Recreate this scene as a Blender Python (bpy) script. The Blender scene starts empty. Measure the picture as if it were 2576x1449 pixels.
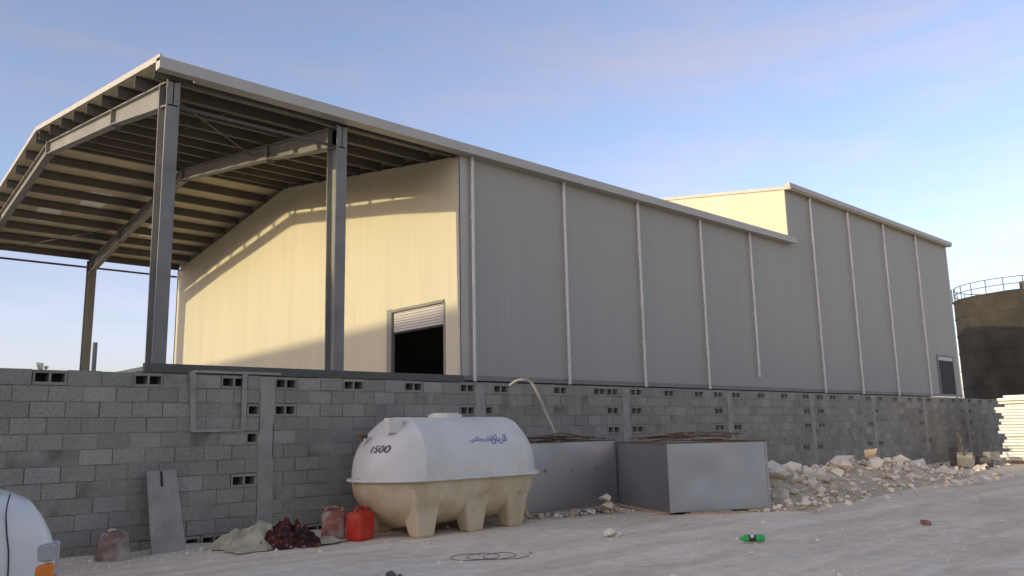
import bpy, bmesh, math, random
from mathutils import Vector, Matrix, noise
random.seed(7)
K=0.75
sc=bpy.context.scene
sc.view_settings.view_transform='Standard'; sc.view_settings.look='None'; sc.view_settings.exposure=0
# ---------------------------------------------------------------- materials
def newmat(n):
    m=bpy.data.materials.new(n);m.use_nodes=True
    nt=m.node_tree;b=nt.nodes['Principled BSDF'];return m,nt,b
def coords(nt,scale=(1,1,1),kind='Object'):
    tc=nt.nodes.new('ShaderNodeTexCoord');mp=nt.nodes.new('ShaderNodeMapping')
    mp.inputs['Scale'].default_value=scale
    nt.links.new(tc.outputs[kind],mp.inputs[0]);return mp.outputs[0]
def noise_tex(nt,vec,scale,detail=4,rough=.55):
    n=nt.nodes.new('ShaderNodeTexNoise');n.inputs['Scale'].default_value=scale
    n.inputs['Detail'].default_value=detail;n.inputs['Roughness'].default_value=rough
    nt.links.new(vec,n.inputs['Vector']);return n.outputs[0]
def ramp(nt,fac,stops):
    r=nt.nodes.new('ShaderNodeValToRGB');cr=r.color_ramp
    while len(cr.elements)<len(stops): cr.elements.new(.5)
    for e,(p,c) in zip(cr.elements,stops):
        e.position=p;e.color=(c if len(c)==4 else (*c,1))
    nt.links.new(fac,r.inputs[0]);return r.outputs[0]
def mix(nt,a,b,fac,mode='MIX'):
    m=nt.nodes.new('ShaderNodeMix');m.data_type='RGBA';m.blend_type=mode
    for sock,v in ((m.inputs[0],fac),(m.inputs[6],a),(m.inputs[7],b)):
        if isinstance(v,(int,float)): sock.default_value=v
        elif isinstance(v,tuple): sock.default_value=(*v,1) if len(v)==3 else v
        else: nt.links.new(v,sock)
    return m.outputs[2]
def bump(nt,b,h,strength=.3,dist=.01,prev=None):
    n=nt.nodes.new('ShaderNodeBump');n.inputs['Strength'].default_value=strength;n.inputs['Distance'].default_value=dist
    nt.links.new(h,n.inputs['Height'])
    if prev is not None: nt.links.new(prev,n.inputs['Normal'])
    nt.links.new(n.outputs[0],b.inputs['Normal']);return n.outputs[0]
def mat(n,c,rough=.7,metal=0,var=.15,scale=3,bs=.2,bscale=40,sc3=(1,1,1),dirt=None,dscale=1.2,spec=.3,dk=(.48,.72)):
    m,nt,b=newmat(n);v=coords(nt,sc3)
    f=noise_tex(nt,v,scale,6)
    lo=tuple(x*(1-var) for x in c);hi=tuple(min(1,x*(1+var)) for x in c)
    col=ramp(nt,f,[(.3,lo),(.7,hi)])
    if dirt:
        f2=noise_tex(nt,v,dscale,5,.65);k=ramp(nt,f2,[(dk[0],(0,0,0)),(dk[1],(1,1,1))])
        col=mix(nt,col,dirt,k)
    nt.links.new(col,b.inputs['Base Color'])
    b.inputs['Roughness'].default_value=rough;b.inputs['Metallic'].default_value=metal
    b.inputs['Specular IOR Level'].default_value=spec
    if bs: bump(nt,b,noise_tex(nt,v,bscale,4),bs,.01)
    return m
def panel_mat(n,c,axis,var=.05):
    m,nt,b=newmat(n)
    v=coords(nt,(1,1,.12));f=noise_tex(nt,v,1.3,5)
    col=ramp(nt,f,[(.3,tuple(x*(1-var) for x in c)),(.7,tuple(x*(1+var) for x in c))])
    w=nt.nodes.new('ShaderNodeTexWave');w.wave_type='BANDS';w.bands_direction=axis
    w.inputs['Scale'].default_value=1.6;w.inputs['Distortion'].default_value=0
    nt.links.new(coords(nt),w.inputs['Vector'])
    wr=ramp(nt,w.outputs[1],[(0,(.965,.965,.965)),(.10,(1,1,1))])
    col=mix(nt,col,wr,1.0,'MULTIPLY')
    st=noise_tex(nt,coords(nt,(6,6,.15)),1.5,3);sr=ramp(nt,st,[(.35,(.975,.97,.96)),(.6,(1,1,1))])
    col=mix(nt,col,sr,1.0,'MULTIPLY')
    nt.links.new(col,b.inputs['Base Color']);b.inputs['Roughness'].default_value=.6;b.inputs['Specular IOR Level'].default_value=.2
    bump(nt,b,w.outputs[1],.05,.01);return m
M={}
M['side']=panel_mat('side_panel',(.405,.375,.315),'X',.03)  # taken as the gable's paint, with this wall's shade put into the colour
M['gable']=panel_mat('gable_panel',(.59,.535,.37),'Y')  # paler, yellower version of the side paint; sunlight put into the colour
M['trim']=mat('trim_paint',(.48,.44,.365),.5,var=.05)
M['roof']=mat('roof_sheet',(.54,.46,.31),.6,var=.08)
M['sky_light']=mat('skylight_sheet',(.85,.83,.74),.5,var=.05)  # opaque white; daylight coming through the sheets is put into the colour
M['steel']=mat('primed_steel',(.225,.212,.18),.55,var=.12,scale=2,dirt=(.27,.255,.22))
M['purlin']=mat('purlin_steel',(.12,.11,.09),.55,var=.12)
M['pipe']=mat('pvc_pipe',(.62,.585,.51),.45,var=.06)
M['conc']=mat('concrete',(.32,.293,.24),.9,var=.15,scale=4,bs=.5,bscale=30)
M['dark']=mat('dark_parts_and_shade',(.035,.034,.032),.7)  # dark parts; also painted shade in block hollows and the side door opening
M['shut']=mat('shutter',(.57,.52,.45),.5,var=.05)
M['floor']=mat('floor_concrete',(.35,.33,.3),.9)
m,nt,b=newmat('cement_block');v=coords(nt)
g=nt.nodes.new('ShaderNodeNewGeometry')
isl=ramp(nt,g.outputs['Random Per Island'],[(0,(.28,.255,.21)),(.5,(.315,.287,.236)),(.9,(.345,.315,.26)),(1,(.39,.355,.295))])
pt=noise_tex(nt,v,1.1,6,.7);pr=ramp(nt,pt,[(.3,(.83,.83,.83)),(.7,(1.14,1.13,1.11))])
col=mix(nt,isl,pr,1.0,'MULTIPLY')
fn=noise_tex(nt,v,32,5,.75);fr_=ramp(nt,fn,[(.3,(.70,.70,.70)),(.65,(1.1,1.1,1.1))])
col=mix(nt,col,fr_,1.0,'MULTIPLY')
nt.links.new(col,b.inputs['Base Color']);b.inputs['Roughness'].default_value=.95;b.inputs['Specular IOR Level'].default_value=.1
bump(nt,b,fn,.7,.01);M['block']=m
M['mortar']=mat('mortar',(.24,.215,.175),.95,var=.5,scale=2.5,bs=.6,bscale=30)
m,nt,b=newmat('limestone_ground');v=coords(nt)
n1=noise_tex(nt,v,.35,6,.6);c1=ramp(nt,n1,[(.3,(.76,.62,.44)),(.55,(.84,.71,.52)),(.75,(.88,.77,.58))])
n2=noise_tex(nt,v,5,8,.7);c2=ramp(nt,n2,[(.30,(.82,.80,.78)),(.6,(1.02,1.02,1.02))])
col=mix(nt,c1,c2,1.0,'MULTIPLY')
tr=noise_tex(nt,coords(nt,(.25,2.2,1)),.9,5);c3=ramp(nt,tr,[(.38,(.85,.84,.83)),(.6,(1.02,1.02,1.02))])
col=mix(nt,col,c3,1.0,'MULTIPLY')
n5=noise_tex(nt,coords(nt,(.5,1.4,1)),.55,4,.6);k5=ramp(nt,n5,[(.60,(0,0,0)),(.70,(.5,.5,.5))])
col=mix(nt,col,(.52,.40,.26),k5)
nt.links.new(col,b.inputs['Base Color']);b.inputs['Roughness'].default_value=.95;b.inputs['Specular IOR Level'].default_value=.1
p=bump(nt,b,n2,.55,.035);n3=noise_tex(nt,v,50,5,.7);bump(nt,b,n3,.5,.008,p);M['ground']=m
M['rock']=mat('limestone_rock',(.80,.70,.53),.95,var=.12,scale=3,bs=.6,bscale=12,dirt=(.58,.46,.31),dscale=1.5)
M['soil']=mat('rubble_soil',(.54,.42,.27),.95,var=.25,scale=3,bs=.8,bscale=12)
M['tank_top']=mat('fibreglass_white',(.68,.635,.545),.42,var=.04,scale=1.5,bs=.05,bscale=8,spec=.35,dirt=(.60,.55,.45),dscale=2)
M['tank_bot']=mat('fibreglass_beige',(.60,.49,.32),.5,var=.1,scale=2,bs=.05,bscale=8,spec=.3,dirt=(.42,.31,.17),dscale=1.6)
M['blue']=mat('blue_paint',(.02,.06,.35),.5);M['black']=mat('black_paint',(.02,.02,.02),.5)
m,nt,b=newmat('galvanised_sheet');v=coords(nt)
f1=noise_tex(nt,v,.8,2,.5)
nt.links.new(ramp(nt,f1,[(.35,(.37,.37,.36)),(.65,(.45,.45,.44))]),b.inputs['Base Color'])
b.inputs['Metallic'].default_value=.9
rr_=nt.nodes.new('ShaderNodeRGBToBW');nt.links.new(ramp(nt,noise_tex(nt,v,1.2,2,.5),[(.35,(.30,.30,.30)),(.65,(.42,.42,.42))]),rr_.inputs[0])
nt.links.new(rr_.outputs[0],b.inputs['Roughness'])
bump(nt,b,noise_tex(nt,v,1.0,1,.4),.25,.02);M['galv']=m
M['rust']=mat('rusty_iron',(.13,.075,.045),.85,var=.4,scale=12)
M['wood']=mat('timber',(.45,.34,.21),.8,var=.3,scale=6,sc3=(1,8,8))
M['ply']=mat('cement_stained_board',(.31,.28,.23),.9,var=.18,scale=4,bs=.3)
M['hose']=mat('hose_rubber',(.40,.35,.27),.6)
M['red']=mat('red_plastic',(.55,.035,.015),.45,var=.15,dirt=(.42,.09,.05),dscale=5)
M['redold']=mat('faded_plastic',(.36,.12,.08),.7,var=.3,dirt=(.46,.36,.27),dscale=4,dk=(.42,.6))
M['bucket']=mat('dusty_bucket',(.24,.15,.115),.8,var=.3,dirt=(.40,.34,.27),dscale=4,dk=(.42,.62))
M['tarp']=mat('tarp_cloth',(.45,.39,.26),.9,var=.25,scale=5)
m,nt,b=newmat('patterned_rug');v=coords(nt)
vo=nt.nodes.new('ShaderNodeTexVoronoi');vo.inputs['Scale'].default_value=16;nt.links.new(v,vo.inputs[0])
big=noise_tex(nt,v,5,3)
c_a=ramp(nt,vo.outputs['Distance'],[(.10,(.34,.25,.13)),(.22,(.16,.03,.015)),(.5,(.085,.017,.010)),(.8,(.02,.012,.012))])
c_b=ramp(nt,big,[(.45,(1,1,1)),(.6,(.3,.26,.25))])
nt.links.new(mix(nt,c_a,c_b,1.0,'MULTIPLY'),b.inputs['Base Color']);b.inputs['Roughness'].default_value=.95;M['rug']=m
M['green']=mat('green_plastic',(.05,.42,.10),.2,var=.05,bs=0);M['label']=mat('label',(.05,.06,.05),.5);M['white']=mat('white_plastic',(.8,.8,.78),.4)
M['car']=mat('car_paint',(.68,.66,.61),.22,var=.02,bs=0,spec=.5);M['glass']=mat('car_glass',(.03,.035,.04),.05,bs=0,spec=.8)
M['lens']=mat('clear_lens',(.45,.44,.42),.12,.3,bs=0,spec=.8);M['orange']=mat('amber_lens',(.78,.20,.02),.2,bs=0,spec=.7)
M['tyre']=mat('tyre',(.025,.025,.025),.9);M['rim']=mat('rim',(.4,.4,.4),.35,.8)
M['oil']=mat('oil_tank_steel',(.052,.045,.032),.8,.1,var=.4,scale=.5,dirt=(.028,.025,.02),dscale=.35)
M['stack']=mat('white_panel',(.80,.78,.72),.7,var=.06)
M['junk']=mat('junk',(.12,.105,.09),.8,var=.4,scale=5)
M['brick']=mat('red_brick',(.30,.14,.10),.9,var=.25,scale=12)
# ---------------------------------------------------------------- mesh builder
class B:
    def __init__(s): s.v=[];s.f=[];s.m=[];s.mats=[]
    def mi(s,m):
        if m not in s.mats: s.mats.append(m)
        return s.mats.index(m)
    def add(s,vs,fs,m):
        o=len(s.v);s.v+=[tuple(x) for x in vs];i=s.mi(m)
        for f in fs: s.f.append([o+k for k in f]);s.m.append(i)
    def box(s,x0,x1,y0,y1,z0,z1,m,T=None):
        vs=[Vector((x,y,z)) for z in (z0,z1) for y in (y0,y1) for x in (x0,x1)]
        if T: vs=[T@q for q in vs]
        s.add(vs,[(0,2,3,1),(4,5,7,6),(0,1,5,4),(2,6,7,3),(0,4,6,2),(1,3,7,5)],m)
    def prism(s,a,bq,m):
        n=len(a);vs=list(a)+list(bq)
        s.add(vs,[tuple(range(n))[::-1],tuple(range(n,2*n))]+[(i,(i+1)%n,n+(i+1)%n,n+i) for i in range(n)],m)
    def tube(s,pts,r,m,n=10,cap=True):
        pts=[Vector(q) for q in pts];rings=[]
        for i,q in enumerate(pts):
            d=(pts[min(i+1,len(pts)-1)]-pts[max(i-1,0)]).normalized()
            a=d.orthogonal().normalized() if i==0 else (pa-d*pa.dot(d)).normalized()
            pa=a;c=d.cross(a);rr=r[i] if isinstance(r,(list,tuple)) else r
            rings.append([q+(a*math.cos(t)+c*math.sin(t))*rr for t in [2*math.pi*j/n for j in range(n)]])
        s.loft(rings,m,cap)
    def loft(s,rings,m,cap=True):
        n=len(rings[0]);vs=[w for g in rings for w in g];fs=[]
        for i in range(len(rings)-1):
            for j in range(n): fs.append((i*n+j,i*n+(j+1)%n,(i+1)*n+(j+1)%n,(i+1)*n+j))
        if cap: fs+=[tuple(range(n))[::-1],tuple(range((len(rings)-1)*n,len(rings)*n))]
        s.add(vs,fs,m)
    def make(s,name,parent=None,smooth=False,bevel=0,angle=40,normals=False):
        vs=[Vector(q)*K for q in s.v]
        lo=Vector([min(q[i] for q in vs) for i in range(3)]);hi=Vector([max(q[i] for q in vs) for i in range(3)])
        c=Vector(((lo.x+hi.x)/2,(lo.y+hi.y)/2,lo.z))
        if parent is not None: c=parent.location.copy()
        me=bpy.data.meshes.new(name);me.from_pydata([q-c for q in vs],[],s.f)
        for m in s.mats: me.materials.append(M[m])
        me.polygons.foreach_set('material_index',s.m)
        me.update()
        if normals:
            bm=bmesh.new();bm.from_mesh(me);bmesh.ops.recalc_face_normals(bm,faces=bm.faces);bm.to_mesh(me);bm.free()
        if smooth:
            me.polygons.foreach_set('use_smooth',[True]*len(me.polygons))
            try: me.set_sharp_from_angle(angle=math.radians(angle))
            except Exception: pass
        o=bpy.data.objects.new(name,me);sc.collection.objects.link(o)
        if parent is not None: o.parent=parent
        else: o.location=c
        if bevel:
            md=o.modifiers.new('bevel','BEVEL');md.width=bevel;md.segments=2;md.limit_method='ANGLE';md.angle_limit=math.radians(50)
        return o
def empty(name,x,y,z=0):
    o=bpy.data.objects.new(name,None);sc.collection.objects.link(o);o.location=(x*K,y*K,z*K);o.empty_display_size=.3;return o
def hull_rock(rng,n=14,flat=.7):
    bm=bmesh.new()
    for _ in range(n):
        d=Vector((rng.gauss(0,1),rng.gauss(0,1),rng.gauss(0,1))).normalized()*rng.uniform(.75,1.05)
        bm.verts.new((d.x*rng.uniform(.85,1.15),d.y,d.z*flat))
    r=bmesh.ops.convex_hull(bm,input=bm.verts)
    bmesh.ops.delete(bm,geom=[g for g in r['geom_interior'] if isinstance(g,bmesh.types.BMVert)],context='VERTS')
    bm.verts.index_update();bm.verts.ensure_lookup_table()
    vs=[q.co.copy() for q in bm.verts];fs=[[q.index for q in f.verts] for f in bm.faces];bm.free();return vs,fs
rng=random.Random(3)
ROCKS=[hull_rock(rng,rng.choice([10,12,16,20]),rng.uniform(.55,.85)) for _ in range(16)]
def rock(b,x,y,z,s,m='rock',rg=rng,st=(1,1,1)):
    vs,fs=rg.choice(ROCKS)
    R=Matrix.Rotation(rg.uniform(0,6.28),3,'Z')@Matrix.Rotation(rg.uniform(-.5,.5),3,'X')
    b.add([Vector((x,y,z))+R@Vector((q.x*s*st[0],q.y*s*st[1],q.z*s*st[2])) for q in vs],fs,m)
# ---------------------------------------------------------------- ground
def gh(x,y):
    h=noise.noise(Vector((x*.35,y*.35,3)))*.04+noise.noise(Vector((x*1.3,y*1.3,9)))*.022+noise.noise(Vector((x*4,y*4,1)))*.007
    h+=.05*math.exp(-max(0,15.2-y)/.5)*(1+noise.noise(Vector((x*1.1,0,4))))
    return h-.01
def axis(lo,hi,st,ext):
    a=[lo+i*st for i in range(int((hi-lo)/st)+1)];pre=[];d=st
    q=lo
    while q>-ext: d*=1.5;q-=d;pre.append(q)
    q=hi;d=st;post=[]
    while q<ext: d*=1.5;q+=d;post.append(q)
    return pre[::-1]+a+post
xs=axis(-2,52,.16,3000);ys=axis(1,15.6,.11,3000)
b=B();nx=len(xs)
vs=[]
for y in ys:
    for x in xs:
        near=(-4<x<56 and -1<y<17)
        vs.append((x,y,gh(x,y) if near else -.01))
b.add(vs,[(j*nx+i,j*nx+i+1,(j+1)*nx+i+1,(j+1)*nx+i) for j in range(len(ys)-1) for i in range(nx-1)],'ground')
b.make('ground',smooth=True,angle=180)
b=B();rg=random.Random(11)
for _ in range(2200):
    x=rg.uniform(2,36);y=rg.uniform(4.5,15)
    if rg.random()<.6: y=15.1-abs(rg.gauss(0,.9))
    if y/x<.24 : continue
    s=rg.choice([.010,.013,.017,.02,.025]) if rg.random()<.94 else rg.uniform(.03,.06)
    rock(b,x,y,gh(x,y)+s*.3,s,'rock',rg)
b.make('gravel')
# ---------------------------------------------------------------- block wall
Yw=15.28;Hw=3.115;PIL=[1.95,7.49,13.03,18.57,23.97,29.60,34.9,40.31,45.84,51.0]
b=B();ch=.2667;bw=.5333;gap=.016;rg=random.Random(5)
ztop=Hw
holes=set()
def cell(c,X):
    off=(c%2)*bw/2
    return (c,int(math.floor((X+6-off)/bw)))
NC=12;zb=ztop-NC*ch
for X in (3.72,5.4,7.0,7.95,9.5,11.1,12.6,13.5,15.9,17.3,18.1,19.1,20.6,22.1,23.4,24.5,26,27.5,29.1,30.1,31.5,33,34.4,35.4,37.3,39,39.8,40.9,42.5,44,45.4,46.4,48,49.5): holes.add(cell(11,X))
for P in PIL[1:-1]:
    for c in (9,7,4):
        if rg.random()<.9: holes.add(cell(c,P-.42))
        if rg.random()<.9: holes.add(cell(c,P+.42))
for X in (5.9,6.3,6.9,8.6): holes.add(cell(0,X))
for c in range(NC):
    z0=zb+c*ch;z1=z0+ch
    off=(c%2)*bw/2
    for i in range(int(57.3/bw)+1):
        x0=-6+off+i*bw;x1=x0+bw
        segs=[(x0,x1)]
        for P in PIL:
            ns=[]
            for (a,e) in segs:
                l,r=P-.15,P+.15
                if e<=l or a>=r: ns.append((a,e));continue
                if a<l-.06: ns.append((a,l))
                if e>r+.06: ns.append((r,e))
            segs=ns
        for (a,e) in segs:
            j=rg.uniform(-.008,.008);g2=gap/2
            jx=rg.uniform(-.006,.006)
            A,E,Z0,Z1=a+g2+jx,e-g2+jx,z0+g2+rg.uniform(-.003,.003),z1-g2+rg.uniform(-.003,.003)
            full=(e-a)>.4
            if (c,i) in holes and (e-a)>.22:
                n=2 if full else 1
                ew=.035
                hw=((E-A)-ew*(n+1))/n
                b.box(A,E,Yw+j,Yw+.26,Z0,Z0+.05,'block');b.box(A,E,Yw+j,Yw+.26,Z1-.05,Z1,'block')
                for k in range(n+1):
                    q=A+k*(hw+ew);b.box(q,q+ew,Yw+j+.002,Yw+.26,Z0+.05,Z1-.05,'block')
                b.box(a,e,Yw+.26,Yw+.29,z0,z1,'dark')  # dark backing paints the shade inside the hollow block
                b.box(a,e,Yw+.02,Yw+.25,z0,Z0,'mortar')
            else:
                b.box(A,E,Yw+j,Yw+.24,Z0,Z1+(rg.uniform(-.012,.012) if c==NC-1 else 0),'block')
                mj=.012+rg.uniform(-.010,.004)
                b.box(a-.001,e+.001,Yw+mj,Yw+.25,z0,z1-(.02 if c==NC-1 else 0),'mortar')
wall=empty('block_wall',22,Yw)
b.make('blocks',wall)
b=B()
for P in PIL:
    n=26;L=[];R=[]
    for k in range(n+1):
        z=-.1+k*(Hw+.09)/n
        L.append((P-.155+noise.noise(Vector((P,z*4,0)))*.05,z));R.append((P+.155+noise.noise(Vector((P,z*4,7)))*.05,z))
    yy=[Yw-.018+noise.noise(Vector((P,k*.6,3)))*.008 for k in range(n+1)]
    vs=[];
    for k in range(n+1):
        vs+=[(L[k][0],Yw+.2,L[k][1]),(L[k][0],yy[k],L[k][1]),(R[k][0],yy[k],R[k][1]),(R[k][0],Yw+.2,R[k][1])]
    fs=[]
    for k in range(n):
        for j in range(3): fs.append((4*k+j,4*k+j+1,4*k+4+j+1,4*k+4+j))
    fs.append((4*n,4*n+1,4*n+2,4*n+3));b.add(vs,fs,'conc')
b.make('pillars',wall)
b=B()
T=Matrix.Translation((6.03,0,2.04))@Matrix.Rotation(math.radians(-3),4,'Y')
b.box(-.05,.05,Yw-.05,Yw-.012,0,1.12,'ply',T);b.box(6.95,7.04,Yw-.05,Yw-.012,2.06,3.16,'ply')
b.box(6.0,7.0,Yw-.075,Yw-.051,2.04,2.09,'ply');b.box(6.05,7.75,Yw-.03,Yw+.2,3.14,3.19,'ply')
b.make('form_boards',wall)
b=B();rock(b,3.46,Yw+.1,3.17,.09);rock(b,3.56,Yw+.12,3.15,.05);b.make('stone')
b=B();T=Matrix.Translation((5.46,14.72,0))@Matrix.Rotation(math.radians(-16),4,'X')
pa=[Vector(q) for q in ((-.24,0,0),(.34,0,0),(.24,0,1.45),(-.26,0,1.43))]
b.prism([T@q for q in pa],[T@(q+Vector((0,.04,0))) for q in pa],'ply')
b.box(-.04,.0,-.012,-.003,1.15,1.42,'dark',T)
b.make('leaning_board')
# ---------------------------------------------------------------- warehouse
Yb=19.36;Yf=42.93;Ym=(Yb+Yf)/2;Zb=3.616;He=10.6;Hr=12.33;Xg=15.77;X0=6.35;Xm=36.6;Xe=57.53;He2=13.42;Hr2=He2+1.73
X1,X2=6.79,11.51
def rz(y,e=He,r=Hr): return e+(r-e)*(1-abs(y-Ym)/(Ym-Yb))
wh=empty('warehouse_building',32,Ym)
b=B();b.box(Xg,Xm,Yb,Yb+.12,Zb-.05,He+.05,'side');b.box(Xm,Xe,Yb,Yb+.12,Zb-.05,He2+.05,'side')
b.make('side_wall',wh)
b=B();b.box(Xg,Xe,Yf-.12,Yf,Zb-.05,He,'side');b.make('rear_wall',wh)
def gablepoly(x,ys,zfun,zlow): return [Vector((x,ys[0],zlow))]+[Vector((x,y,zfun(y))) for y in ys]+[Vector((x,ys[-1],zlow))]
b=B();D0,D1,DH=20.2,23.25,6.0
def gpart(y0,y1,zl):
    ys=[y0]+([Ym] if y0<Ym<y1 else [])+[y1]
    a=gablepoly(Xg,ys,lambda y:rz(y)+.02,zl);c=[q+Vector((.12,0,0)) for q in a];b.prism(a,c,'gable')
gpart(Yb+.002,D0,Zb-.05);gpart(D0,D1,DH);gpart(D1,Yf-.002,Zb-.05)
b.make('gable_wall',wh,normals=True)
b=B()
b.box(Xg-.02,Xg+.32,Yb-.02,Yb-.003,Zb,He,'trim')
b.box(Xg-.02,Xg-.003,Yb-.02,Yb+.1,Zb,He,'trim')
b.box(Xe-.25,Xe+.02,Yb-.02,Yb-.003,Zb,He2,'trim')
b.box(Xg,Xe,Yb-.03,Yb-.002,Zb-.12,Zb+.03,'steel')
b.make('corner_trim',wh)
b=B()
zs=5.33
z=zs
while z<DH-.02:
    b.box(Xg+.05,Xg+.08,D0+.01,D1-.22,z,min(z+.075,DH),'shut');b.box(Xg+.058,Xg+.075,D0+.01,D1-.22,z+.075,z+.09,'dark');z+=.09
b.box(Xg-.04,Xg+.1,D1-.2,D1+.08,Zb,DH+.12,'steel');b.box(Xg-.05,Xg+.1,D0-.05,D1-.2,DH,DH+.09,'steel');b.box(Xg-.02,Xg+.1,D0-.08,D0,Zb,DH,'steel')
b.box(Xg+.04,Xg+.1,D0,D1-.2,zs-.07,zs-.002,'dark')
b.make('roller_shutter',wh)
b=B()
for x,z0 in ((Xm-.12,He-.3),(Xe-.12,Zb)):
    a=[Vector((x,Yb+.003,z0)),Vector((x,Yb+.003,He2)),Vector((x,Ym,Hr2)),Vector((x,Yf,He2)),Vector((x,Yf,z0))]
    b.prism(a,[q+Vector((.12,0,0)) for q in a],'gable')
b.make('upper_gable_wall',wh,normals=True)
b=B()
def roof(xa,xb,e,r,t,oh,mt='roof'):
    for sgn in (-1,1):
        ye=Ym+sgn*(Ym-Yb+oh);sl=(r-e)/(Ym-Yb);ze=e-sl*oh
        p=[Vector((xa,ye,ze)),Vector((xa,Ym,r)),Vector((xa,Ym,r+t)),Vector((xa,ye,ze+t))]
        b.prism(p,[q+Vector((xb-xa,0,0)) for q in p],mt)
roof(X0,Xm-.13,He+.3,Hr+.3,.1,.3);roof(Xm-.1,Xe+.15,He2+.03,Hr2+.03,.1,.3)
b.make('roof',wh,normals=True)
b=B()
b.box(X0-.05,Xm-.004,Yb-.38,Yb-.12,He+.05,He+.34,'trim')
b.box(X0+.9,Xm-.13,Yb-.12,Yb-.0,He+.05,He+.09,'trim')
b.box(Xm-.2,Xe+.2,Yb-.36,Yb-.1,He2+.06,He2+.30,'trim')
b.box(Xm-.15,Xe+.15,Yb-.1,Yb,He2+.06,He2+.10,'trim')
for (x,e,r) in ((X0-.05,He+.30,Hr+.30),(Xm-.16,He2+.02,Hr2+.02)):
    for sgn in (-1,1):
        ye=Ym+sgn*(Ym-Yb+.37);sl=(r-e)/(Ym-Yb);ze=e-sl*.37
        p=[Vector((x,ye,ze+.0)),Vector((x,Ym,r+.0)),Vector((x,Ym,r+.16)),Vector((x,ye,ze+.16))]
        b.prism(p,[q+Vector((.05,0,0)) for q in p],'trim')
b.make('fascia',wh,normals=True)
b=B()
for X in (16.21,20.45,24.61,28.81,32.72,38.78,42.97,47.47,52.15):
    t=He if X<Xm else He2
    zb_=Zb-.15 if abs(X-32.72)>.1 else Zb+.45
    b.tube([(X,Yb-.13,t+.08),(X,Yb-.13,zb_)],.055,'pipe',12)
    z=t-.2
    while z>zb_:
        b.tube([(X,Yb-.13,z),(X,Yb-.13,z+.06)],.07,'pipe',12);b.box(X-.02,X+.02,Yb-.1,Yb-.001,z,z+.05,'pipe');z-=1.75
b.make('downpipes',wh,smooth=True)
b=B();b.box(53.85,53.98,Yb-.06,Yb-.005,Zb,6.1,'steel');b.box(56.4,56.53,Yb-.06,Yb-.005,Zb,6.1,'steel');b.box(53.98,56.4,Yb-.06,Yb-.005,5.98,6.1,'steel')
b.box(53.98,56.4,Yb-.035,Yb-.004,5.75,5.98,'shut');b.box(53.98,56.4,Yb-.02,Yb-.004,Zb,5.75,'dark')  # dark sheet stands for the unlit interior behind the door opening
b.make('side_door',wh)
b=B();b.box(X1-.5,Xe,Yb+.03,Yf,-.2,Zb-.16,'conc');b.box(X1-.25,Xg-.02,Yb+.02,Yf,Zb-.16,Zb-.03,'floor');b.make('plinth',wh)
b=B()
b.box(X1-.35,Xg+.02,Yb-.1,Yb+.015,Zb-.18,Zb+.02,'purlin')
b.make('edge_beam',wh)
b=B()
def ibeam(p0,p1,up,side,d0,d1,fw,m='steel',tf=.035,tw=.025):
    p0,p1,up,side=map(Vector,(p0,p1,up,side))
    def slab(a0,a1,b0,b1,w):
        q=[p0-up*a0-side*w,p0-up*a0+side*w,p0-up*a1+side*w,p0-up*a1-side*w]
        r=[p1-up*b0-side*w,p1-up*b0+side*w,p1-up*b1+side*w,p1-up*b1-side*w]
        b.prism(q,r,m)
    slab(0,tf,0,tf,fw/2);slab(d0-tf,d0,d1-tf,d1,fw/2);slab(tf,d0-tf,tf,d1-tf,tw/2)
for X in (X1,X2):
    for sgn in (-1,1):
        yo=Ym+sgn*(Ym-Yb);
        ibeam((X,yo,Zb-.1),(X,yo,rz(Yb)-.02),(0,sgn,0),(1,0,0),.46,.56,.32)
        b.box(X-.17,X+.17,yo-.02,yo+.02,Zb-.1,Zb-.06,'steel')
        yk=Ym+sgn*(Ym-Yb)*.62;
        ibeam((X,yo,He-.02),(X,yk,rz(yk)-.02),(0,0,1),(1,0,0),.66,.48,.24)
        ibeam((X,yk,rz(yk)-.02),(X,Ym,Hr-.02),(0,0,1),(1,0,0),.48,.45,.24)
        for y,d in ((yk,.56),(Ym+sgn*.02,.53),(yo-sgn*.57,.72)):
            b.box(X-.14,X+.14,y-.02,y+.02,rz(y)-d,rz(y)+.0,'steel')
b.make('portal_frames',wh,normals=True)
b=B()
NP=9
for sgn in (-1,1):
    for i in range(NP):
        y=Ym+sgn*((Ym-Yb)*(i+.06)/(NP-.7)+.15)
        if abs(y-Ym)>Ym-Yb: y=Ym+sgn*(Ym-Yb-.05)
        z=rz(y);zz=z+.29
        b.box(X0+.02,Xg-.003,y-.012,y+.012,z-.0,zz-.003,'purlin')
        b.box(X0+.02,Xg-.003,y+.012,y+.11,z,z+.02,'purlin');b.box(X0+.02,Xg-.003,y-.1,y-.012,zz-.024,zz-.004,'purlin')
b.tube([(2.0,Yf+.15,He-.3),(Xg,Yf+.1,He-.3)],.05,'purlin',8)
b.tube([(X1,Yb+.3,He-.55),(X2,Yb+.3,He-.55)],.05,'purlin',8)
b.tube([(X1,Yb+.3,He-.3),(X2,Ym-6,rz(Ym-6)-.2)],.02,'purlin',6)
b.tube([(X1,Yf-.3,He-.3),(X2,Ym+6,rz(Ym+6)-.2)],.02,'purlin',6)
for i in range(1,6):
    for Xr in (9.1,13.6):
        y=Ym-11.5+i*1.9;b.tube([(Xr,y,rz(y)+.1),(Xr,y+1.9,rz(y+1.9)+.1)],.012,'purlin',5)
b.make('purlins',wh,normals=True)
b=B()
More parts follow.
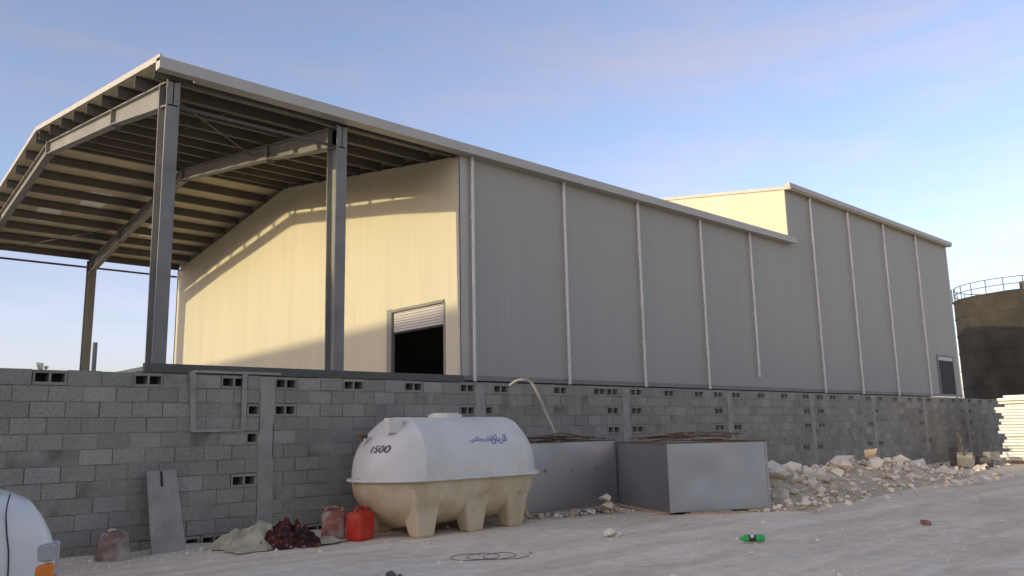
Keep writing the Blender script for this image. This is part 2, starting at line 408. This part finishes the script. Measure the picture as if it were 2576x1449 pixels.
for (xa,xb,ya,yb_) in ((8.0,8.9,37,39.4),(9.3,10.2,35.4,37.2),(12.6,13.5,37.5,39.5),(9.6,10.6,23.2,25)):
    za,zc=rz(ya)+.292,rz(yb_)+.292
    p=[Vector((xa,ya,za)),Vector((xb,ya,za)),Vector((xb,yb_,zc)),Vector((xa,yb_,zc))]
    b.prism(p,[q+Vector((0,0,.012)) for q in p],'sky_light')
b.make('skylight_sheets',wh,normals=True)
# ---------------------------------------------------------------- unseen block added left of the view to shade the yard
b=B();xo=-40
prof=[(-45,10.8),(24.2,10.6),(24.3,13.65),(48,13.05),(75,12.6)]  # stepped top shaped to shade the yard but leave the panel stack sunlit
a=[Vector((xo,-45,-.1))]+[Vector((xo,y,z)) for y,z in prof]+[Vector((xo,75,-.1))]
b.prism(a,[q+Vector((-14,0,0)) for q in a],'side');b.make('unseen_shade_block',normals=True)
# ---------------------------------------------------------------- oil storage tank
cx,cy,R=92,24.2,6.25;Ht=14.0
st=empty('storage_tank',cx,cy)
b=B();n=72
def ring(r,z): return [Vector((cx+r*math.cos(2*math.pi*i/n),cy+r*math.sin(2*math.pi*i/n),z)) for i in range(n)]
b.loft([ring(R,-.1),ring(R,Ht),ring(R*.5,Ht+.5),ring(.1,Ht+.75)],'oil')
nb=8
for i in range(1,nb+1):
    z=Ht*i/nb;b.loft([ring(R,z-.10),ring(R+.05,z-.10),ring(R+.05,z-.02),ring(R,z-.02)],'oil',cap=False)
b.make('shell',st,smooth=True,angle=30)
b=B()
for z in (Ht+.65,Ht+1.3):
    b.tube([tuple(q) for q in ring(R-.1,z)]+[tuple(ring(R-.1,z)[0])],.045,'purlin',6)
for i in range(0,n,3):
    q=ring(R-.1,0)[i];b.tube([(q.x,q.y,Ht),(q.x,q.y,Ht+1.3)],.045,'purlin',6)
a0=math.radians(107)
lx,ly=cx+(R+.45)*math.cos(a0),cy+(R+.45)*math.sin(a0)
for d in (-.3,.3):
    b.tube([(lx+d*.5,ly+d*.87,0),(lx+d*.5,ly+d*.87,Ht+1.4)],.07,'purlin',6)
for k in range(32): b.tube([(lx-.15,ly-.26,.4+k*.42),(lx+.15,ly+.26,.4+k*.42)],.03,'purlin',5)
b.box(lx-.6,lx+.6,ly-.6,ly+.6,Ht-.05,Ht+.05,'purlin')
for p_ in ((-.6,-.6),(-.6,.6),(.6,.6)): b.tube([(lx+p_[0],ly+p_[1],Ht),(lx+p_[0],ly+p_[1],Ht+1.3)],.06,'purlin',6)
b.tube([(lx-.6,ly-.6,Ht+1.3),(lx-.6,ly+.6,Ht+1.3),(lx+.6,ly+.6,Ht+1.3)],.06,'purlin',6)
b.box(cx-2.3,cx-1.6,cy-1,cy-.3,Ht+.5,Ht+1.3,'oil')
b.make('railing_and_ladder',st)
# ---------------------------------------------------------------- water tank
wt=empty('water_tank',10.8,13.75)
Cy=13.75;zF=1.06;XA,XB=9.5,12.15;DE=.85
def prof_up(t):
    a=math.pi*(1-t);n_=2.7
    c,s_=math.cos(a),math.sin(a)
    return (math.copysign(abs(c)**(2/n_),c)*1.04,abs(s_)**(2/n_)*1.17)
def prof_dn(t):
    a=math.pi*(1-t);n_=2.2
    c,s_=math.cos(a),math.sin(a)
    return (math.copysign(abs(c)**(2/n_),c)*1.0,-abs(s_)**(2/n_)*.90)
SS=[.02,.1,.2,.3,.4,.5,.6,.68,.76,.83,.89,.94,.975,1]
def shell(prof_,m,zbase,nm):
    b=B();n=56;xsn=[]
    for s_ in SS: xsn.append((XA-DE*(1-s_**2.3),s_))
    xsn=xsn+[(XA+(XB-XA)*q/6,1) for q in range(1,6)]+[(XB+DE*(1-s_**2.3),s_) for s_ in SS[::-1]]
    rings=[]
    for X,s_ in xsn:
        rr=[]
        for k in range(n+1):
            y,z=prof_(k/n);rr.append(Vector((X,Cy+y*s_,zbase+z*s_)))
        rings.append(rr)
    vs=[w for g_ in rings for w in g_];fs=[]
    for i in range(len(rings)-1):
        for j in range(n): fs.append((i*(n+1)+j,i*(n+1)+j+1,(i+1)*(n+1)+j+1,(i+1)*(n+1)+j))
    b.add(vs,fs,m);return b.make(nm,wt,smooth=True,angle=28,normals=True)
shell(prof_up,'tank_top',zF+.03,'upper_shell');shell(prof_dn,'tank_bot',zF-.03,'lower_shell')
b=B()
def outline(r):
    o=[]
    for i in range(25):
        s_=-1+2*i/24;o.append((XA-DE*(1-abs(s_)**2.3)-r,Cy-s_*(1.04+r)))
    for i in range(25):
        s_=-1+2*i/24;o.append((XB+DE*(1-abs(s_)**2.3)+r,Cy+s_*(1.04+r)))
    return o
b.loft([[Vector((x,y,z)) for x,y in outline(r)] for r,z in ((.0,zF-.03),(.085,zF-.025),(.095,zF),(.085,zF+.025),(0,zF+.03))],'tank_top',cap=False)
b.make('flange',wt,smooth=True,normals=True)
b=B()
for X in (9.62,10.85,11.95):
    for sgn in (-1,1):
        def q(x,y,z): return Vector((X+x,Cy+sgn*y,z))
        ring1=[q(-.19,.55,-.02),q(.19,.55,-.02),q(.19,.86,-.02),q(-.19,.86,-.02)]
        ring2=[q(-.27,.4,.45),q(.27,.4,.45),q(.27,.90,.45),q(-.27,.90,.45)]
        ring3=[q(-.38,.2,.92),q(.38,.2,.92),q(.38,.96,.92),q(-.38,.96,.92)]
        b.loft([ring1,ring2,ring3],'tank_bot')
b.make('legs',wt,bevel=.04,normals=True)
b=B()
def disc(x,y,z0,z1,r,m,n=28): b.tube([(x,y,z0),(x,y,z1)],r,m,n)
disc(10.75,Cy,2.2,2.31,.36,'tank_top');disc(10.75,Cy,2.31,2.34,.30,'tank_top')
b.box(9.0,9.32,Cy-.5,Cy-.34,1.95,2.24,'tank_top')
b.tube([(8.9,Cy+.12,1.9),(8.78,Cy+.12,1.9),(8.78,Cy+.12,1.80)],.045,'rust',8);b.tube([(8.78,Cy+.0,1.9),(8.78,Cy+.24,1.9)],.025,'rust',6)
b.tube([(8.85,Cy-.05,.42),(8.68,Cy-.05,.42)],.06,'tank_bot',10)
b.make('lid_and_fittings',wt,smooth=True,angle=35)
def text_mesh(body,size):
    cu=bpy.data.curves.new('tmp','FONT');cu.body=body;cu.size=size;cu.align_x='CENTER'
    o=bpy.data.objects.new('tmp',cu);sc.collection.objects.link(o);bpy.context.view_layer.update()
    dg=bpy.context.evaluated_depsgraph_get();me=bpy.data.meshes.new_from_object(o.evaluated_get(dg))
    bm=bmesh.new();bm.from_mesh(me)
    for _ in range(2): bmesh.ops.subdivide_edges(bm,edges=[e for e in bm.edges if e.calc_length()>.05],cuts=1)
    bmesh.ops.triangulate(bm,faces=bm.faces)
    vs=[q.co.copy() for q in bm.verts];fs=[[q.index for q in f.verts] for f in bm.faces];bm.free()
    bpy.data.objects.remove(o);return vs,fs
def side_y(z):
    h=min(max((z-zF-.03)/1.17,0),1);return Cy-1.04*(1-h**2.7)**(1/2.7)
def cap_x(y,z):
    h=abs((z-zF-.03)/1.17);w=abs((y-Cy)/1.04);s_=(h**2.7+w**2.7)**(1/2.7);s_=min(s_,1);return XA-DE*(1-s_**2.3)
b=B()
vs,fs=text_mesh('1500',.19)
b.add([Vector((cap_x(Cy-.38-q.x*1.1,1.59+q.y)-.022,Cy-.38-q.x*1.1,1.59+q.y)) for q in vs],fs,'black')
w1=''.join(map(chr,[0xFE8D,0xFEDF,0xFEAE,0xFEF3,0xFE8E,0xFEE5]))[::-1]
w2=''.join(map(chr,[0xFEDF,0xFEE0,0xFED4,0xFE8E,0xFEF3,0xFE92,0xFEAE,0xFE9F,0xFEFC,0xFEB1]))[::-1]
for w_,sz,cx_,zz in ((w1,.21,11.42,1.74),(w2,.14,10.97,1.76)):
    vs,fs=text_mesh(w_,sz);
    b.add([Vector((cx_+q.x,side_y(zz+q.y)-.012,zz+q.y)) for q in vs],fs,'blue')
b.make('lettering',wt)
# ---------------------------------------------------------------- sheet metal tanks
def metal_box(name,T,L,W_,Hh,z0=.08):
    e=empty(name,T.translation.x,T.translation.y)
    b=B();t=.02
    def skin(fn,na=24,nb_=12):
        vs=[T@fn(i/na,j/nb_) for j in range(nb_+1) for i in range(na+1)]
        b.add(vs,[(j*(na+1)+i,j*(na+1)+i+1,(j+1)*(na+1)+i+1,(j+1)*(na+1)+i) for j in range(nb_) for i in range(na)],'galv')
    def wob(a,c,s_): 
        e_=math.sin(math.pi*a)**.5*math.sin(math.pi*c)**.5 if 0<a<1 and 0<c<1 else 0
        return .03*e_*noise.noise(Vector((a*3,c*2,s_+L)))
    skin(lambda a,c:Vector((a*L,-.006+wob(a,c,1),z0+c*Hh)))
    skin(lambda a,c:Vector((-.006+wob(a,c,5),(1-a)*W_,z0+c*Hh)))
    b.box(0,L,.03,.03+t,z0,z0+Hh,'galv',T);b.box(0,L,W_-t,W_,z0,z0+Hh,'galv',T)
    b.box(.03,.03+t,t+.04,W_-t,z0,z0+Hh,'galv',T);b.box(L-t,L,t+.04,W_-t,z0,z0+Hh,'galv',T);b.box(t,L-t,t,W_-t,z0,z0+.02,'galv',T)
    for (x0,x1) in ((-.016,.03),(L-.03,L+.012)): b.box(x0,x1,-.018,-.010,z0,z0+Hh,'galv',T)
    b.make('sheet_body',e,smooth=True,angle=25)
    b=B();zt=z0+Hh
    b.box(-.02,L+.02,-.02,.05,zt,zt+.025,'rust',T);b.box(-.02,L+.02,W_-.03,W_+.02,zt,zt+.025,'rust',T)
    b.box(-.02,.05,.05,W_-.03,zt,zt+.025,'rust',T);b.box(L-.03,L+.02,.05,W_-.03,zt,zt+.025,'rust',T)
    r=random.Random(len(name)+int(L*10))
    for k in range(11):
        a=T@Vector((r.uniform(.1,L*.4),r.uniform(0,W_),zt+.04+r.uniform(0,.10)));c=T@Vector((r.uniform(L*.5,L),r.uniform(0,W_),zt+.04+r.uniform(0,.16)))
        mid=(a+c)/2+Vector((0,0,r.uniform(.0,.16)));b.tube([a,mid,c],.014,'rust',5)
    b.make('rusty_rim',e)
    return e
T2=Matrix.Translation((15.4,11.52,0))@Matrix.Rotation(math.radians(-26),4,'Z')
metal_box('metal_tank',T2,2.58,2.9,1.52,.06)
T1=Matrix.Translation((13.1,14.08,0))
metal_box('metal_tank',T1,3.48,1.0,1.58,.06)
b=B()
for k in range(3): b.tube([T1@Vector((.95+k*.9,-.004,1.0)),T1@Vector((.95+k*.9,-.04,1.0))],.05,'galv',12)
b.make('bolt_cap')
b=B()
b.box(.3,1.1,-.28,-.12,0,.05,'wood',T2);b.box(.5,1.5,-.10,.1,0,.055,'wood',T2);b.box(1.0,1.75,-.35,-.2,0,.05,'wood',T2);b.box(2.0,2.6,-.1,.3,0,.055,'wood',T2)
b.box(-.1,.2,.2,2.7,0,.055,'wood',T2)
b.box(.2,1.3,-.25,-.05,0,.07,'ply',T1);b.box(1.5,2.3,-.4,-.2,0,.06,'wood',T1);b.box(.3,3.4,.0,.8,0,.055,'wood',T1)
b.make('timber_offcuts')
b=B();T=Matrix.Translation((12.9,13.55,0))@Matrix.Rotation(math.radians(-22),4,'Y');b.box(0,.1,0,.03,0,.75,'wood',T);b.make('wooden_stake')
b=B();rg=random.Random(21)
for _ in range(150):
    t=rg.random();x=12.6+t*3.3;y=13.75-t*.5+rg.gauss(0,.2);s=rg.uniform(.03,.09);rock(b,x,y,s*.4,s,rg.choice(['rock','soil','soil','junk']),rg)
rock(b,15.0,13.1,.35,.17,'rock',rg);rock(b,15.15,13.2,.15,.22,'rock',rg)
b.make('rubble')
b=B();pts=[(14.0,15.3,3.05),(14.15,15.2,3.18),(14.35,15.12,3.22),(14.6,15.08,3.15),(14.8,15.05,2.85),(15.0,15.0,2.4),(15.15,14.9,2.0),(15.25,14.8,1.6),(15.3,14.7,1.2)]
def smoothpts(p,n=4):
    out=[];p=[Vector(q) for q in p]
    for i in range(len(p)-1):
        a,b_,c,d=p[max(i-1,0)],p[i],p[i+1],p[min(i+2,len(p)-1)]
        for k in range(n):
            t=k/n;out.append(.5*((2*b_)+(-a+c)*t+(2*a-5*b_+4*c-d)*t*t+(-a+3*b_-3*c+d)*t**3))
    out.append(p[-1]);return out
b.tube(smoothpts(pts),.038,'hose',10);b.make('hose',smooth=True)
# ---------------------------------------------------------------- rubble pile
b=B();rg=random.Random(4)
def ph(x,y):
    t=(x-17.6)/(34-17.6)
    if t<0 or t>1: return 0
    cy_=12.0+.6*t;w=2.3-.7*t
    env=min(1,t*7)*min(1,(1-t)*3.2);r=abs(y-cy_)/w
    if r>=1: return 0
    return .66*env*(1-r**1.8)*(1+.35*noise.noise(Vector((x*.7,y*.7,2))))+.1*noise.noise(Vector((x*3,y*3,0)))*env*(1-r)
nx,ny=110,34
vs=[(17.4+i*16.8/nx,9.4+j*5.6/ny,ph(17.4+i*16.8/nx,9.4+j*5.6/ny)-.03) for j in range(ny+1) for i in range(nx+1)]
b.add(vs,[(j*(nx+1)+i,j*(nx+1)+i+1,(j+1)*(nx+1)+i+1,(j+1)*(nx+1)+i) for j in range(ny) for i in range(nx)],'soil')
for _ in range(2200):
    x=rg.uniform(17.5,34);y=rg.uniform(9.5,14.6);h=ph(x,y)
    if h<.02 and rg.random()<.8: continue
    if 23<x<26.5 and rg.random()<.5: continue
    s=.03+.14*rg.random()**3.2
    if x<22: s*=1.15
    rock(b,x,y,h+s*.2,s,'rock' if rg.random()<.85 else 'soil',rg)
for x,y,s in ((20.9,12,.42),(22.3,12.2,.34),(23.1,11.3,.24),(25.3,12.2,.40),(24.4,11.7,.26),(26.6,11.8,.30),(21.6,11.2,.25),(20,11.4,.28),(29.4,12.2,.36),(30.6,12,.34),(31.5,12.3,.28),(19.2,11.6,.26),(28.0,11.7,.25)):
    rock(b,x,y,ph(x,y)+s*.35,s,'rock',rg,(1.3,1,1))
rock(b,28.2,12.6,ph(28.2,12.6)+.35,.30,'soil',rg,(.8,.8,2.2))
b.make('rubble_pile')
# ---------------------------------------------------------------- stacked panels
b=B();rg=random.Random(9);z=.12
for k in range(22):
    t=.125;a=rg.uniform(-.28,.28);c=rg.uniform(-.2,.2)
    b.box(43.2+a,47.6+a,10.4+c,13.0+c,z,z+t,'stack');z+=t+.012
b.box(43.4,47.4,10.7,12.8,.0,.12,'wood');b.make('stacked_panels',bevel=.01)
b=B()
for k in range(9):
    x=37.5+rg.uniform(0,3.5);y=13.3+rg.uniform(-.8,1.2);T=Matrix.Translation((x,y,0))@Matrix.Rotation(rg.uniform(0,3),4,'Z')@Matrix.Rotation(rg.uniform(-.3,.3),4,'X')
    b.box(-.3,.3,-.2,.2,0,rg.uniform(.2,.9),rg.choice(['junk','ply','steel','junk']),T)
for k in range(40): rock(b,36+rg.uniform(0,5),12.8+rg.uniform(-.8,1.6),.05,rg.uniform(.05,.22),rg.choice(['rock','junk','soil']),rg)
b.tube([(38.6,13.2,.5),(38.4,13.2,1.3),(39,13.5,1.5),(39.4,13.6,.7)],.04,'junk',6)
b.make('scrap_heap')
# ---------------------------------------------------------------- jerrycans
def jerry(name,x,y,rot,m,s=1):
    T=Matrix.Translation((x,y,0))@Matrix.Rotation(rot,4,'Z')@Matrix.Scale(s,4)
    e=empty(name,x,y)
    b=B()
    def rr(w,d,z,r=.06):
        o=[]
        for cx_,cy_,a0 in ((w-r,d-r,0),(-w+r,d-r,90),(-w+r,-d+r,180),(w-r,-d+r,270)):
            for k in range(5):
                a=math.radians(a0+k*22.5);o.append(T@Vector((cx_+r*math.cos(a),cy_+r*math.sin(a),z)))
        return o
    b.loft([rr(.19,.15,0),rr(.205,.165,.02),rr(.21,.17,.06),rr(.205,.165,.2),rr(.21,.17,.34),rr(.205,.165,.41),rr(.17,.13,.455),rr(.1,.08,.47)],m)
    b.make('body',e,smooth=True,angle=35)
    b=B();P=[T@Vector(q) for q in ((-.14,0,.44),(-.14,0,.50),(-.08,0,.53),(.05,0,.53),(.09,0,.50),(.09,0,.45))]
    b.tube(P,.022*s,m,8);b.make('handle',e,smooth=True)
    b=B();b.tube([T@Vector((.15,0,.43)),T@Vector((.155,0,.52))],.04*s,m,12);b.make('cap',e,smooth=True,angle=30)
jerry('jerrycan',8.62,13.62,math.radians(20),'red',1.12)
jerry('jerrycan',8.42,14.25,math.radians(-30),'redold',1.08)
b=B()
n=20
def rg_(r,z,cx_=4.6,cy_=14.75): return [Vector((cx_+r*math.cos(2*math.pi*i/n),cy_+r*math.sin(2*math.pi*i/n),z)) for i in range(n)]
b.loft([rg_(.27,-.02),rg_(.22,.38),rg_(.18,.44)],'bucket');rock(b,4.58,14.75,.46,.09,'soil')
b.make('upturned_bucket',smooth=True,angle=40)
def cloth(name,cx_,cy_,w,d,h,rot,m,seed,fr_=2.2):
    b=B();n=60;T=Matrix.Translation((cx_,cy_,0))@Matrix.Rotation(rot,4,'Z');vs=[]
    for j in range(n+1):
        for i in range(n+1):
            u_,v_=i/n*2-1,j/n*2-1
            x=u_*w/2*(1+.22*noise.noise(Vector((v_*2,seed,0))));y=v_*d/2*(1+.26*noise.noise(Vector((u_*2,seed+5,0))))
            r=max(abs(u_),abs(v_));e=max(0,1-r**3)
            rid=1-abs(noise.noise(Vector((x*fr_*1.6,y*fr_*1.6,seed+3))))*2.6
            z=.015+h*e*(.35+.7*abs(noise.noise(Vector((x*fr_,y*fr_,seed))))+.38*max(0,rid))
            x+=.10*noise.noise(Vector((x*4,y*4,seed+7)));y+=.10*noise.noise(Vector((x*4,y*4,seed+8)))
            vs.append(T@Vector((x,y,z)))
    b.add(vs,[(j*(n+1)+i,j*(n+1)+i+1,(j+1)*(n+1)+i+1,(j+1)*(n+1)+i) for j in range(n) for i in range(n)],m)
    b.make(name,smooth=True,angle=60)
cloth('crumpled_tarp',6.95,14.15,1.5,1.1,.42,.1,'tarp',2)
cloth('rolled_rug',7.25,13.85,1.05,.62,.48,-.25,'rug',6,3.2)
cloth('cloth_sheet',7.8,13.75,1.0,.5,.09,.2,'tarp',9)
# ---------------------------------------------------------------- bottle, brick, stones
b=B();T=Matrix.Translation((12.72,7.85,.065))@Matrix.Rotation(math.radians(-42),4,'Z')
P=[(-.22,.0),(-.215,.045),(-.2,.062),(-.07,.062),(-.065,.058),(.06,.058),(.065,.062),(.11,.06),(.17,.03),(.2,.018),(.235,.018)]
def seg(a,e,m):
    b.loft([[T@Vector((-x,r*math.cos(t),r*math.sin(t))) for t in [2*math.pi*k/16 for k in range(16)]] for x,r in P[a:e]],m,cap=True)
seg(0,5,'green');seg(4,6,'label');seg(5,11,'green')
b.tube([T@Vector((-.225,0,0)),T@Vector((-.255,0,0))],.024,'white',10)
b.tube([T@Vector((.02,-.035,.035)),T@Vector((-.03,-.035,.035))],.03,'white',8)
b.make('plastic_bottle',smooth=True,angle=50)
b=B();T=Matrix.Translation((16.9,6.6,0))@Matrix.Rotation(.7,4,'Z');b.box(-.13,.13,-.06,.06,-.01,.08,'brick',T);b.make('broken_brick',bevel=.008)
rg=random.Random(2)
for (x,y,s,m) in ((11.85,10.25,.14,'rock'),(6.67,9.75,.09,'junk'),(8.5,7.3,.045,'junk'),(7.2,12.6,.06,'rock'),(15.2,9.1,.06,'rock')):
    b=B();rock(b,x,y,s*.4,s,m,rg);rock(b,x+s,y-s*.8,s*.2,s*.55,m,rg);rock(b,x-s*.9,y,s*.2,s*.35,m,rg);b.make('loose_stone')
b=B();pts=[]
for k in range(40):
    t=k/39*math.pi*6;xx=8.5+k*.016+.34*math.cos(t);yy_=10.4-.012*k+.30*math.sin(t);pts.append((xx,yy_,.014+gh(xx,yy_)))
b.tube(smoothpts(pts,3),.005,'junk',5);b.make('coiled_wire')
# ---------------------------------------------------------------- car
car=empty('parked_car',-.2,10.1)
XN=2.36;cyc=10.15
def cring(X,hw,z0,z1,n=40,ex=5):
    o=[]
    for k in range(n):
        a=2*math.pi*k/n;c,s_=math.cos(a),math.sin(a)
        o.append(Vector((X,cyc+math.copysign(abs(c)**(2/ex),c)*hw,(z0+z1)/2+math.copysign(abs(s_)**(2/ex),s_)*(z1-z0)/2)))
    return o
b=B()
st_=[(0,.86,.5,.88),(.03,.98,.42,.98),(.09,1.06,.38,1.14),(.16,1.10,.36,1.27),(.26,1.13,.36,1.40),(.42,1.15,.36,1.47),(.7,1.16,.36,1.53),(1.4,1.17,.36,1.58),(1.9,1.18,.36,1.62),(5.4,1.18,.36,1.62),(6.1,1.14,.4,1.58),(6.3,1.0,.5,1.4)]
b.loft([cring(XN-s_,hw,z0,z1) for s_,hw,z0,z1 in st_],'car');b.make('body',car,smooth=True,angle=60)
b=B();b.loft([cring(XN-s_,hw,1.5,z1,ex=6) for s_,hw,z1 in ((1.95,1.08,1.62),(2.5,1.04,2.05),(2.9,1.0,2.3),(4.8,1.0,2.32),(5.5,1.04,1.9),(5.7,1.06,1.6))],'glass');b.make('windows',car,smooth=True,angle=40)
b=B();b.loft([cring(XN-s_,.97,2.27,z1,ex=6) for s_,z1 in ((2.85,2.33),(3.2,2.39),(4.6,2.39),(4.9,2.33))],'car');b.make('roof_panel',car,smooth=True)
b=B()
for s_ in (1.15,5.1):
    for y in (cyc-1.12,cyc+1.12):
        sg=1 if y>cyc else -1
        b.tube([(XN-s_,y-sg*.22,.46),(XN-s_,y-sg*.02,.46),(XN-s_,y+sg*.03,.46)],[.46,.46,.40],'tyre',28);b.tube([(XN-s_,y+sg*.03,.46),(XN-s_,y+sg*.045,.46)],.27,'rim',20)
b.make('wheels',car,smooth=True,angle=35)
b=B()
for sg in (-1,1):
    ye=cyc+sg*1.118
    for z0,z1,m in ((.80,.97,'lens'),(.56,.785,'orange')):
        b.box(XN-.32,XN-.06,min(ye,ye-sg*.2),max(ye,ye-sg*.2),z0,z1,m)
    b.box(XN-.12,XN+.03,min(ye-sg*.2,ye-sg*.6),max(ye-sg*.2,ye-sg*.6),.62,.97,'lens')
b.make('headlamps',car,bevel=.02)
b=B();b.box(XN-.35,XN+.08,cyc-1.1,cyc+1.1,.3,.52,'dark');b.make('bumper',car,bevel=.04)
b=B();g_=[]
for s_,z in ((.50,1.46),(.52,1.3),(.50,1.1),(.47,.9),(.46,.6)): g_.append((XN-s_,cyc-1.158,z))
b.tube(smoothpts(g_),.006,'dark',6);b.make('panel_gap',car)
b=B();b.box(4.86,4.93,17.5,17.57,0,3.85,'steel');b.make('fence_post')
b=B();b.tube([(-12,40,7.1),(-2,41,6.55),(6,42,6.5)],.03,'dark',5);b.make('overhead_cable')
# ---------------------------------------------------------------- camera
f=2051;psi,pitch,roll=.823,.1732,-.0205
F=Vector((math.cos(psi)*math.cos(pitch),math.sin(psi)*math.cos(pitch),math.sin(pitch)))
Rr=Vector((math.sin(psi),-math.cos(psi),0));U=Rr.cross(F)
R2=Rr*math.cos(roll)+U*math.sin(roll);U2=-Rr*math.sin(roll)+U*math.cos(roll)
cam=bpy.data.cameras.new('camera');co=bpy.data.objects.new('camera',cam);sc.collection.objects.link(co)
cam.sensor_width=36;cam.lens=36*f/2576;cam.clip_end=6000;cam.clip_start=.05
co.matrix_world=Matrix(((R2.x,U2.x,-F.x,0),(R2.y,U2.y,-F.y,0),(R2.z,U2.z,-F.z,1.95*K),(0,0,0,1)))
sc.camera=co
# ---------------------------------------------------------------- light
d=Vector((9.4,-.82,-1.325)).normalized()
s=bpy.data.lights.new('sun','SUN');s.energy=2.9;s.angle=math.radians(.5);s.color=(1,.87,.56)
so=bpy.data.objects.new('sun',s);sc.collection.objects.link(so);so.rotation_euler=d.to_track_quat('-Z','Y').to_euler();so.location=(-20,5,30)
w=bpy.data.worlds.new('World');sc.world=w;w.use_nodes=True;nt=w.node_tree;bg=nt.nodes['Background']
sky=nt.nodes.new('ShaderNodeTexSky');sky.sky_type='NISHITA';sky.sun_disc=False
sky.sun_elevation=math.asin(-d.z);sky.sun_rotation=math.atan2(-d.x,-d.y)
sky.air_density=1.0;sky.dust_density=1.5;sky.ozone_density=1.5
tc=nt.nodes.new('ShaderNodeTexCoord');mp=nt.nodes.new('ShaderNodeMapping');mp.inputs['Scale'].default_value=(1.0,1.6,7);mp.inputs['Rotation'].default_value=(.16,.12,.5)
nt.links.new(tc.outputs['Generated'],mp.inputs[0])
nz=noise_tex(nt,mp.outputs[0],2.2,10,.66);cf=ramp(nt,nz,[(.36,(.12,.12,.12)),(.50,(.32,.32,.32)),(.70,(.80,.80,.80))])
base=mix(nt,sky.outputs[0],(2.25,2.1,2.45),1.0,'MULTIPLY')
bwn=nt.nodes.new('ShaderNodeRGBToBW');nt.links.new(base,bwn.inputs[0])
cl=mix(nt,bwn.outputs[0],(1.08,1.07,1.42),1.0,'MULTIPLY')
fc=nt.nodes.new('ShaderNodeRGBToBW');nt.links.new(cf,fc.inputs[0])
skyc=mix(nt,base,cl,fc.outputs[0])
nt.links.new(skyc,bg.inputs[0]);bg.inputs[1].default_value=.15
